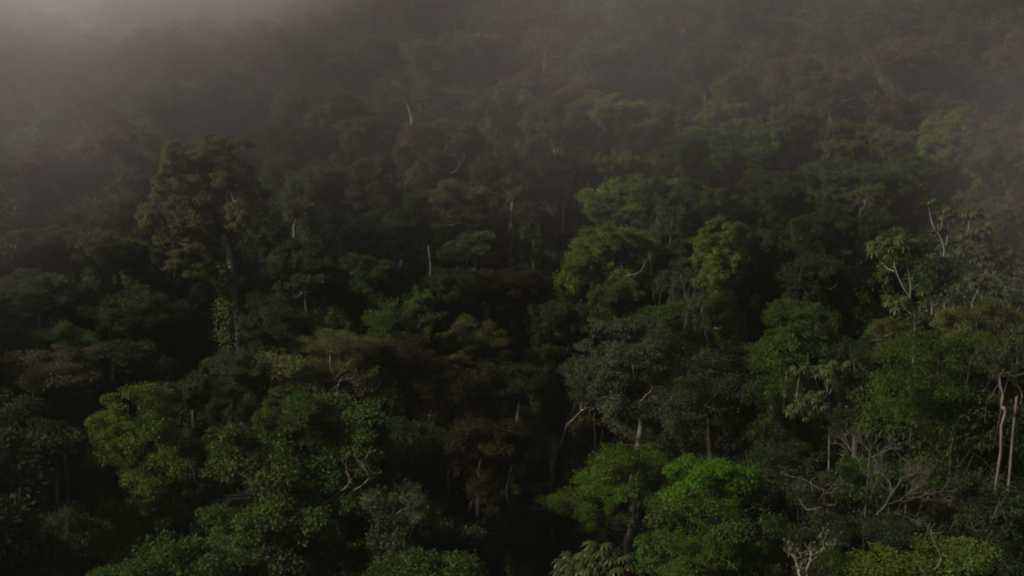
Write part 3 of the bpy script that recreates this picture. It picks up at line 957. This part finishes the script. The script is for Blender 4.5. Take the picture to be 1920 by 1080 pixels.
def candelabra(D, limbs, tops, size, nleaf, short, label, seed, thick=0.05, bark='pale', clear=(), trunk_clear=None):
    """limbs: pixel polylines, the first one starts lowest; tops: pixels of leaf umbrellas"""
    rng = np.random.default_rng(seed)
    first = at(*limbs[0][0], D)
    gz = float(ground_z(first[0], first[1]))
    org = np.array([first[0] + 0.2, first[1] + 0.2, gz])
    root = link('candelabra_tree', None, None, org)
    T = Tubes()
    T.add([org - np.array([0, 0, 0.4]), 0.5 * (org + first) + np.array([0.15, 0.1, 0]), first], thick * 1.7, thick * 1.15, 8, 4)
    tk = link('trunk', T.mesh('trunk', BM[bark], org), root)
    dep = {}
    for j, l in enumerate(limbs):
        off = 0.0 if j == 0 else rng.normal(0, 0.6)
        B = Tubes()
        pts = []
        for q, (a, b) in enumerate(l):
            key = (a, b)
            if key not in dep:
                dep[key] = D + (off * q / max(1, len(l) - 1))
            pts.append(at(a, b, dep[key]))
        big = 1.0 if j == 0 else 0.72
        B.add(pts, thick * big, thick * 0.42 * big, 6, 5, 0.012, rng)
        link('branch', B.mesh('branch', BM[bark], org), root)
    ends = np.array([[k[0], k[1], v] for k, v in dep.items()])
    for (a, b, s) in tops:
        i = int(np.argmin((ends[:, 0] - a) ** 2 + (ends[:, 1] - b) ** 2))
        d = ends[i, 2] + rng.normal(0, 0.15)
        p = at(a, b + 4, d)
        # a twig from the nearest limb end carries the umbrella
        e = at(ends[i, 0], ends[i, 1], ends[i, 2])
        if np.linalg.norm(p - e) > 0.25:
            B = Tubes()
            B.add([e, 0.5 * (e + p) - np.array([0, 0, 0.1]), p], thick * 0.34, thick * 0.25, 5, 4)
            link('branch', B.mesh('branch', BM[bark], org), root)
        rosette(root, org, p, s * size, nleaf, rng)
    put_tags(root, label, 'tree')
    px, py, d = project(at(*limbs[0][0], D))
    xs = [t[0] for t in tops]
    ys = [t[1] for t in tops]
    HEROES.append(dict(px=sum(xs) / len(xs), py=sum(ys) / len(ys), rx=(max(xs) - min(xs)) / 2 + 20, ry=(max(ys) - min(ys)) / 2 + 15,
                       D=D, short=short, base=org, clear=list(clear)))
    return root, org


D1 = canopy_depth(1760, 560) * 0.92
candelabra(D1, [[(1716, 592), (1711, 570), (1706, 556), (1692, 536), (1680, 508), (1677, 490), (1677, 473)],
                [(1677, 509), (1660, 500), (1650, 488), (1645, 474)],
                [(1706, 556), (1707, 535), (1702, 505), (1702, 488)],
                [(1712, 590), (1700, 582), (1692, 572)]],
           [(1645, 462, .95), (1660, 452, .8), (1678, 455, 1.0), (1704, 462, 1.1), (1715, 476, .8), (1690, 474, .8), (1682, 566, .95), (1668, 470, .7)], 0.92, 8,
           'the three-topped candelabra tree', 'candelabra tree with three bare pale limbs and umbrella leaf tops, right side', 301,
           clear=[(1640, 470, 1725, 592)])
candelabra(D1 + 1.5, [[(1771, 600), (1771, 566), (1769, 530), (1768, 500), (1770, 470), (1766, 450), (1759, 435), (1759, 420), (1758, 440)],
                      [(1759, 439), (1748, 420), (1743, 395), (1742, 388)],
                      [(1759, 439), (1767, 415), (1769, 402)],
                      [(1771, 560), (1780, 528), (1790, 500), (1796, 478), (1798, 466)],
                      [(1774, 460), (1778, 430), (1779, 416)],
                      [(1771, 575), (1778, 555), (1790, 515)],
                      [(1788, 585), (1789, 545), (1796, 505)],
                      [(1747, 590), (1747, 565), (1745, 545)]],
           [(1743, 378, .7), (1770, 394, .8), (1779, 404, .75), (1762, 428, .6), (1763, 482, .75), (1800, 460, .8), (1772, 455, .7), (1781, 512, .7),
            (1744, 540, 1.0), (1755, 530, .8), (1738, 548, .8)], 0.86, 7,
           'the tall forked candelabra tree', 'tallest candelabra tree, slender pale forked stems in open tiers, right side', 302,
           clear=[(1735, 375, 1800, 595)])
candelabra(D1 + 0.5, [[(1822, 592), (1824, 565), (1834, 545), (1842, 528), (1852, 500)],
                      [(1842, 528), (1862, 505), (1872, 490)],
                      [(1842, 529), (1856, 520), (1866, 508)],
                      [(1805, 480), (1820, 468), (1838, 452)],
                      [(1822, 570), (1802, 548), (1790, 532)],
                      [(1843, 470), (1842, 448), (1844, 432)],
                      [(1815, 432), (1818, 415), (1822, 405)]],
           [(1822, 398, .85), (1832, 402, .7), (1845, 426, .8), (1812, 440, .9), (1826, 444, .8), (1855, 492, .85), (1874, 478, .9), (1838, 484, .85), (1820, 530, 1.05),
            (1833, 520, .8), (1868, 520, .9), (1884, 500, .9), (1890, 470, .85), (1810, 465, .7), (1850, 545, .9), (1880, 545, .9)], 0.86, 7,
           'the bushy candelabra tree', 'bushiest candelabra tree with many umbrella leaf tops beside the right edge', 303,
           clear=[(1800, 395, 1895, 585)])
D2 = canopy_depth(1540, 720) * 0.97
candelabra(D2, [[(1556, 770), (1553, 740), (1546, 715), (1540, 700)], [(1553, 745), (1552, 715), (1553, 698)], [(1553, 745), (1566, 715), (1572, 700)],
                [(1494, 745), (1496, 720), (1500, 700)]],
           [(1538, 694, .9), (1553, 686, 1.0), (1575, 688, 1.0), (1560, 702, .8), (1500, 692, .8), (1530, 742, .95), (1508, 748, .9), (1582, 705, .8), (1540, 760, .9), (1490, 768, .9), (1515, 775, .8), (1600, 735, .8)], 0.72, 9,
           'the palm-like umbrella cluster', 'palm-like dim cluster of umbrella leaf tops on a pale stem, lower right of centre', 304, thick=0.045, bark='grey',
           clear=[(1490, 680, 1600, 770)])
D3 = canopy_depth(1130, 1062)
cr3, og3 = candelabra(D3, [[(1140, 1130), (1135, 1100), (1125, 1070), (1122, 1050)], [(1135, 1100), (1160, 1080), (1165, 1062)], [(1135, 1105), (1100, 1085), (1085, 1068)],
                [(1140, 1120), (1190, 1100), (1205, 1082)]],
           [(1070, 1052, .85), (1088, 1066, .9), (1108, 1058, .8), (1122, 1034, 1.0), (1138, 1046, .9), (1110, 1078, .9), (1165, 1054, 1.05), (1150, 1072, .9), (1204, 1062, .95), (1188, 1078, .9), (1230, 1075, .9), (1060, 1078, .8)], 0.92, 11,
           'the umbrella-leaved tree at the bottom', 'bright umbrella-leaved tree with one red bract at the bottom edge', 305, thick=0.07,
           clear=[(1050, 1020, 1245, 1080)])
# the red bract among its leaves
p = at(1177, 1071, D3 - 0.75)
v, q = [], []
for k in range(5):
    a = k * 1.257
    d = np.array([math.cos(a) * 0.35, math.sin(a) * 0.35, 0.75])
    vv, qq = leaf_quads(np.array([[0.0, 0, -0.12]]), unit(d)[None], unit(np.array([math.cos(a), math.sin(a), -0.3]))[None], 0.26, 0.12)
    v.append(vv)
    q.append(qq + 4 * k)
br = link('bract', mesh_from('bract', np.vstack(v), np.vstack(q), RED_M), cr3)
br.location = p - og3
br['label'] = 'red bract'
st = Tubes()
st.add([p + np.array([0, 0, -0.1]), p + np.array([0.05, 0.4, -0.5]), at(1165, 1090, D3)], 0.014, 0.02, 5, 3)
link('bract_stalk', st.mesh('bract_stalk', BM['grey'], p), br)


# ------------------------------------------------------------------ leafless trees
def bare_tree(D, limbs, short, label, seed, thick=0.08, bark='pale', twigs=14, tl=1.0, clear=(), leaves=0):
    rng = np.random.default_rng(seed)
    first = at(*limbs[0][0], D)
    gz = float(ground_z(first[0], first[1]))
    org = np.array([first[0], first[1] + 0.1, gz])
    root = link('bare_tree', None, None, org)
    T = Tubes()
    T.add([org - np.array([0, 0, 0.4]), 0.5 * (org + first) + np.array([0.1, 0.1, 0]), first], thick * 1.6, thick * 1.1, 8, 4)
    link('trunk', T.mesh('trunk', BM[bark], org), root)
    dep = {}
    tips = []
    for j, l in enumerate(limbs):
        off = rng.normal(0, 0.9)
        pts = []
        for qn, (a, b) in enumerate(l):
            if (a, b) not in dep:
                dep[(a, b)] = D + (off * qn / max(1, len(l) - 1))
            pts.append(at(a, b, dep[(a, b)]))
        B = Tubes()
        big = 1.0 if j == 0 else 0.7
        P = B.add(pts, thick * big, thick * 0.25, 6, 5, 0.015, rng)
        main = unit(P[-1] - P[0])
        for t in range(twigs):
            s = P[int(len(P) * (0.25 + 0.75 * rng.random() ** 0.7)) - 1]
            ln = tl * (0.5 + 0.9 * rng.random())
            d = unit(main + rng.normal(0, 0.6, 3) + np.array([0, 0, 0.25]))
            e = s + d * ln
            TP = B.add([s, s + d * ln * 0.5 + rng.normal(0, 0.08, 3), e], thick * 0.22, 0.007, 4, 3)
            for u in range(3):
                s2 = TP[1 + int(rng.integers(len(TP) - 1))]
                d2 = unit(d + rng.normal(0, 0.6, 3) + np.array([0, 0, 0.1]))
                e2 = s2 + d2 * ln * 0.5
                B.add([s2, 0.5 * (s2 + e2) + rng.normal(0, .04, 3), e2], 0.011, 0.005, 3, 2)
                tips.append(e2)
        link('branch', B.mesh('branch', BM[bark], org), root)
    if leaves:
        tp = np.array(tips)
        c = tp[rng.integers(len(tp), size=leaves)] + rng.normal(0, 0.12, (leaves, 3))
        dv = unit(rng.normal(size=(leaves, 3)) + np.array([0, 0, -0.4]))
        nv = unit(rng.normal(size=(leaves, 3)) + np.array([0, 0, 0.8]))
        nv = unit(nv - dv * (nv * dv).sum(-1, keepdims=True))
        v, q = leaf_quads(c, dv, nv, 0.16, 0.075)
        fo = link('foliage', mesh_from('foliage', v - org, q, LM['mid']), root)
        fo['kind'] = 'stuff'
    put_tags(root, label, 'tree')
    xs = [a for l in limbs for a, b in l]
    ys = [b for l in limbs for a, b in l]
    HEROES.append(dict(px=(min(xs) + max(xs)) / 2, py=(min(ys) + max(ys)) / 2, rx=(max(xs) - min(xs)) / 2, ry=(max(ys) - min(ys)) / 2,
                       D=D, short=short, base=org, clear=list(clear)))


D4 = canopy_depth(1660, 950) * 0.985
bare_tree(D4, [[(1642, 985), (1646, 963), (1660, 948), (1672, 925), (1690, 900), (1700, 885)],
               [(1660, 948), (1690, 936), (1725, 932), (1760, 922), (1795, 920)],
               [(1672, 925), (1668, 905), (1655, 890), (1645, 880)],
               [(1690, 900), (1708, 892), (1728, 885)],
               [(1648, 962), (1680, 962), (1705, 972), (1718, 980)],
               [(1725, 932), (1755, 940), (1780, 950)],
               [(1690, 936), (1715, 918), (1740, 905)]],
          'the wide leafless tree', 'wide leafless tree with fine pale spreading branches, lower right', 401, thick=0.048, bark='ash', twigs=15, tl=0.7,
          clear=[(1600, 880, 1790, 970)])
bare_tree(D4 + 0.8, [[(1622, 968), (1624, 945), (1632, 935), (1636, 918)], [(1624, 948), (1612, 935), (1598, 922), (1580, 915)], [(1632, 936), (1640, 925), (1652, 915)]],
          'the small leafless tree', 'small leafless pale sapling at the left foot of the wide leafless tree', 402, thick=0.04, bark='ash', twigs=10, tl=0.6, leaves=500)
D5 = canopy_depth(1635, 850)
bare_tree(D5, [[(1628, 880), (1630, 858), (1632, 838), (1626, 822)], [(1612, 866), (1596, 845), (1582, 828), (1572, 816)], [(1634, 858), (1650, 850), (1668, 842), (1682, 838)],
               [(1630, 845), (1616, 832), (1604, 826)]],
          'the leafless tree above', 'leafless twiggy tree standing just above the round green tree, lower right', 403, thick=0.038, bark='ash', twigs=10, tl=0.8, clear=[(1570, 810, 1690, 862)])
D6 = canopy_depth(1520, 1040) * 0.97
bare_tree(D6, [[(1516, 1110), (1513, 1080), (1516, 1060), (1530, 1045), (1548, 1025), (1570, 1020)],
               [(1500, 1082), (1494, 1055), (1486, 1038), (1480, 1025)],
               [(1548, 1026), (1543, 1012), (1538, 998)],
               [(1500, 1070), (1505, 1050), (1502, 1035)],
               [(1516, 1062), (1520, 1045), (1519, 1030)]],
          'the pale dead tree', 'dead tree with forked whitish limbs at the bottom edge, right of centre', 404, thick=0.075, twigs=6, tl=0.35, leaves=160, clear=[(1475, 1000, 1575, 1080)])

# ------------------------------------------------------------------ all other trees of the hillside
PROTO = []
for k, (mt, st) in enumerate([('dark', 'round'), ('dark', 'fine'), ('mid', 'fine'), ('grey', 'round'), ('grey', 'layer'), ('brown', 'fine'), ('dark', 'layer'), ('mid', 'round')]):
    rng = np.random.default_rng(900 + k)
    rr = 3.3 + 0.4 * rng.random()
    lb = dome_lobes((0, 0, 9.2), rr, rr, 3.6 + 0.4 * rng.random(), rng, 7) + dome_lobes((0, 0, 5.2), rr * 0.85, rr * 0.85, 2.8, rng, 5)
    V, Q, cl = crown_geo(lb, st, 0.24, rng, 0.8)
    T = Tubes()
    T.add([(0, 0, -0.4), (rng.normal(0, .3), rng.normal(0, .3), 4), (0, 0, 8.2)], 0.24, 0.13, 8, 5, 0.03, rng)
    for lc, lr in lb:
        T.add([np.array([0, 0, min(8.2, lc[2] - 0.6)]), 0.5 * lc + np.array([0, 0, 0.5 * min(8.2, lc[2] - 0.6) - 0.2]), lc], 0.1, 0.02, 5, 4, 0.04, rng)
    PROTO.append((T.mesh('trunk', BM['dark']), mesh_from('crown', V, Q, LM[mt]), mt))
    TRI[0] += len(Q) * 2

rng = np.random.default_rng(77)
WORD = {'dark': 'dark', 'mid': 'green', 'grey': 'grey-green', 'brown': 'brownish'}
used_labels = set()
FILL = 0
hb = np.array([h['base'][:2] for h in HEROES])
placed = []
y = 44.0
cands = []
while y < 186:
    half = 0.4142 * y * 1.06 + 4.0
    x = -half + rng.random() * 5
    while x < half:
        cands.append((x + rng.normal(0, 1.0), y + rng.normal(0, 1.2)))
        x += 6.2
    y += 6.0
edge = []                                        # the forest goes on beyond the left edge and keeps the sun off
y = 46.0
while y < 104:
    for j in range(2):
        edge.append((-(0.4142 * y * 1.02 + 4.5 + 6.5 * j) + rng.normal(0, 0.6), y + rng.normal(0, 0.8)))
    y += 6.5
for ci, (x, y) in enumerate(cands + edge):
    beyond = ci >= len(cands)
    gz = float(ground_z(x, y))
    zc = float(canopy(x, y))
    if len(hb) and np.min(np.hypot(hb[:, 0] - x, hb[:, 1] - y)) < 2.6:
        continue
    i = int(rng.integers(len(PROTO)))
    far = np.clip((y - 110) / 50, 0, 1)
    h = (zc - gz) - 4.3 + rng.normal(0, 1.0) + 4.3 * far            # top above the ground
    wr = (0.72 + 0.35 * rng.random()) * (1 + 0.25 * far)
    if beyond:
        h, wr = (zc - gz) + 2.0 + 2.5 * rng.random(), 1.1 + 0.2 * rng.random()
    ok = False
    for attempt in range(4):
        top = project((x, y, gz + h))
        cw = 3.5 * wr / top[2] * F
        chh = 5.5 * (h / 12.8) / top[2] * F
        bad = False
        for H in HEROES:
            if H['D'] < top[2] - 0.5:
                continue
            for (a, b, c, d) in H['clear']:
                if top[0] + cw > a and top[0] - cw < c and top[1] < d and top[1] + chh * 2.4 > b:
                    bad = True
            if abs(top[0] - H['px']) < H['rx'] + cw * 0.5 and top[1] < H['py'] + 0.25 * H['ry'] and top[1] > H['py'] - 3.0 * H['ry'] and H['D'] > top[2] + 1.0:
                bad = True
        if not bad:
            ok = True
            break
        h *= 0.82
    if not ok or h < 5.0:
        continue
    px, py, d = project((x, y, gz + h * 0.8))
    if (px < -120 and not beyond) or px > 2040 or py > 1150 or py < -60:
        continue
    tm, cm, mt = PROTO[i]
    root = link('forest_tree', None, None, (x, y, gz))
    root.rotation_euler = (0, 0, rng.random() * 6.28)
    sz = h / 12.9
    root.scale = (wr * (0.8 + 0.2 * sz), wr * (0.8 + 0.2 * sz), sz)
    link('trunk', tm, root)
    c = link('crown', cm, root)
    c['kind'] = 'stuff'
    # its label: how it looks and the landmark tree it stands by
    order = sorted(HEROES, key=lambda H: math.hypot((H['px'] - px) / 1.0, (H['py'] - py) / 0.8))
    size = 'small' if wr * sz < 0.72 else ('slender' if sz > 1.05 * wr else 'rounded')
    hz = 'misty' if py < 200 else ('hazy' if py < 420 else ('dim' if py < 700 else 'shaded'))
    lab = None
    for H in order[:6]:
        dx, dy = px - H['px'], py - H['py']
        if abs(dx) > 1.4 * abs(dy):
            rel = ('left of' if dx < 0 else 'right of')
        else:
            rel = ('just behind' if d > H['D'] else 'just in front of')
        tryl = f"{hz} {size} {WORD[mt]} tree {rel} {H['short']}"
        if tryl not in used_labels:
            lab = tryl
            break
    for rel in ('near', 'close to', 'beyond', 'by', 'next to'):
        for H in order[:3]:
            if lab is None and f"{hz} {size} {WORD[mt]} tree {rel} {H['short']}" not in used_labels:
                lab = f"{hz} {size} {WORD[mt]} tree {rel} {H['short']}"
    used_labels.add(lab)
    put_tags(root, lab, 'tree', 'lower trees filling the forest between the landmark trees')
    FILL += 1

# ------------------------------------------------------------------ undergrowth: shrubs, ferns and saplings nobody could count
rng = np.random.default_rng(5)
n = 5500
yy = 40 + 150 * rng.random(n) ** 0.8
xx = (rng.random(n) * 2 - 1) * (0.4142 * yy * 1.06 + 4)
zz = ground_z(xx, yy) + 0.2 + 5.5 * rng.random(n) ** 1.4
m = 30
u = unit(rng.normal(size=(n, m, 3)))
pos = np.stack([xx, yy, zz], -1)[:, None, :] + u * (rng.random((n, m, 1)) ** 0.5) * np.array([1.2, 1.2, 0.8])
pos[..., 2] = np.maximum(pos[..., 2], ground_z(pos[..., 0], pos[..., 1]) + 0.1)
dv = unit(u + rng.normal(0, 0.4, u.shape) + np.array([0, 0, -0.2]))
nv = unit(np.array([0, 0, 1.0]) + rng.normal(0, 0.45, u.shape))
nv = unit(nv - dv * (nv * dv).sum(-1, keepdims=True))
v, q = leaf_quads(pos.reshape(-1, 3), dv.reshape(-1, 3), nv.reshape(-1, 3), 0.42 * (0.7 + 0.6 * rng.random(n * m)), 0.17)
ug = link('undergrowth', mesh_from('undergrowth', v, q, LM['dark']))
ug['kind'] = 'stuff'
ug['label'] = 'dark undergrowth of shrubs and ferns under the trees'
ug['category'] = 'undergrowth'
TRI[0] += len(q) * 2

# ------------------------------------------------------------------ haze and mist
def volume_mat(name, color, density, aniso):
    m, t = new_mat(name)
    pv = t.nodes.new('ShaderNodeVolumePrincipled')
    pv.inputs['Color'].default_value = (*color, 1)
    pv.inputs['Density'].default_value = density
    pv.inputs['Anisotropy'].default_value = aniso
    o = t.nodes.new('ShaderNodeOutputMaterial')
    t.links.new(pv.outputs[0], o.inputs['Volume'])
    return m, t, pv


def box_obj(name, lo, hi, mat):
    lo = np.array(lo, float)
    hi = np.array(hi, float)
    c = (lo + hi) / 2
    h = (hi - lo) / 2
    V = np.array([[sx, sy, sz] for sx in (-1, 1) for sy in (-1, 1) for sz in (-1, 1)]) * h
    Q = np.array([(0, 1, 3, 2), (4, 6, 7, 5), (0, 4, 5, 1), (2, 3, 7, 6), (0, 2, 6, 4), (1, 5, 7, 3)])
    o = link(name, mesh_from(name, V, Q, mat), None, c)
    o['kind'] = 'stuff'
    return o


HAZE_TOP = max(CAMZ + 3, GMAX + 2, 100.0)
hm, _, _ = volume_mat('haze', (0.86, 0.90, 0.85), 0.0002, 0.3)
hz = box_obj('haze', (GX0 - 2, GY0 - 2, GMIN - 1), (GX1 + 2, GY1 + 2, HAZE_TOP), hm)
hz['label'] = 'thin even haze over the whole valley'

# low cloud lying on the upper slope: thicker uphill, thickest at upper left, a wisp at either side
BLOBS = [  # centre x, y, z (metres), radii, density
    (-58, 146, CAMZ + 9, 56, 56, 20, 0.0135),
    (-32, 70, CAMZ - 8, 12, 30, 12, 0.0045),
    (-40, 144, CAMZ + 10, 34, 45, 15, 0.0350),
    (30, 62, CAMZ - 6, 13, 30, 13, 0.0065),
    (-35, 104, CAMZ + 0, 60, 66, 22, 0.0014),
    (-60, 104, CAMZ + 0, 60, 66, 22, 0.0016),
    (25, 104, CAMZ + 0, 60, 66, 22, 0.0021),
    (-35, 104, CAMZ + 0, 35, 50, 17, 0.0011),
    (-10, 104, CAMZ + 0, 60, 66, 22, 0.0013),
    (15, 146, CAMZ + 12, 70, 45, 17, 0.0038),
]
mm, t, pv = volume_mat('mist', (0.95, 0.895, 0.915), 0.0, 0.12)
N = t.nodes.new
L = t.links.new
geo = N('ShaderNodeNewGeometry')
noi = N('ShaderNodeTexNoise')
noi.inputs['Scale'].default_value = 0.04
noi.inputs['Detail'].default_value = 3.0
L(geo.outputs['Position'], noi.inputs['Vector'])
nr = N('ShaderNodeMapRange')
nr.inputs['From Min'].default_value = 0.3
nr.inputs['From Max'].default_value = 0.7
nr.inputs['To Min'].default_value = 0.3
nr.inputs['To Max'].default_value = 1.7
L(noi.outputs['Fac'], nr.inputs['Value'])
acc = None
for (bx, by, bz, rx, ry, rz, dn) in BLOBS:
    sub = N('ShaderNodeVectorMath')
    sub.operation = 'SUBTRACT'
    sub.inputs[1].default_value = (bx, by, bz)
    L(geo.outputs['Position'], sub.inputs[0])
    dv_ = N('ShaderNodeVectorMath')
    dv_.operation = 'DIVIDE'
    dv_.inputs[1].default_value = (rx, ry, rz)
    L(sub.outputs[0], dv_.inputs[0])
    ln = N('ShaderNodeVectorMath')
    ln.operation = 'LENGTH'
    L(dv_.outputs[0], ln.inputs[0])
    mr = N('ShaderNodeMapRange')
    mr.interpolation_type = 'SMOOTHERSTEP'
    mr.inputs['From Min'].default_value = 0.0
    mr.inputs['From Max'].default_value = 1.0
    mr.inputs['To Min'].default_value = dn
    mr.inputs['To Max'].default_value = 0.0
    L(ln.outputs['Value'], mr.inputs['Value'])
    if acc is None:
        acc = mr.outputs[0]
    else:
        ad = N('ShaderNodeMath')
        ad.operation = 'ADD'
        L(acc, ad.inputs[0])
        L(mr.outputs[0], ad.inputs[1])
        acc = ad.outputs[0]
mu = N('ShaderNodeMath')
mu.operation = 'MULTIPLY'
L(acc, mu.inputs[0])
L(nr.outputs[0], mu.inputs[1])
L(mu.outputs[0], pv.inputs['Density'])
mist = box_obj('mist', (-124, 28, CAMZ - 24), (90, 206, CAMZ + 38), mm)
mist['label'] = 'low mist lying on the upper slope, thickest at upper left'
# print('TRIS', TRI[0], 'HEROES', len(HEROES), 'FILL', FILL)
# print('ground', GMIN, GMAX, 'depths', [round(canopy_depth(960, q), 1) for q in (0, 270, 540, 810, 1080)])
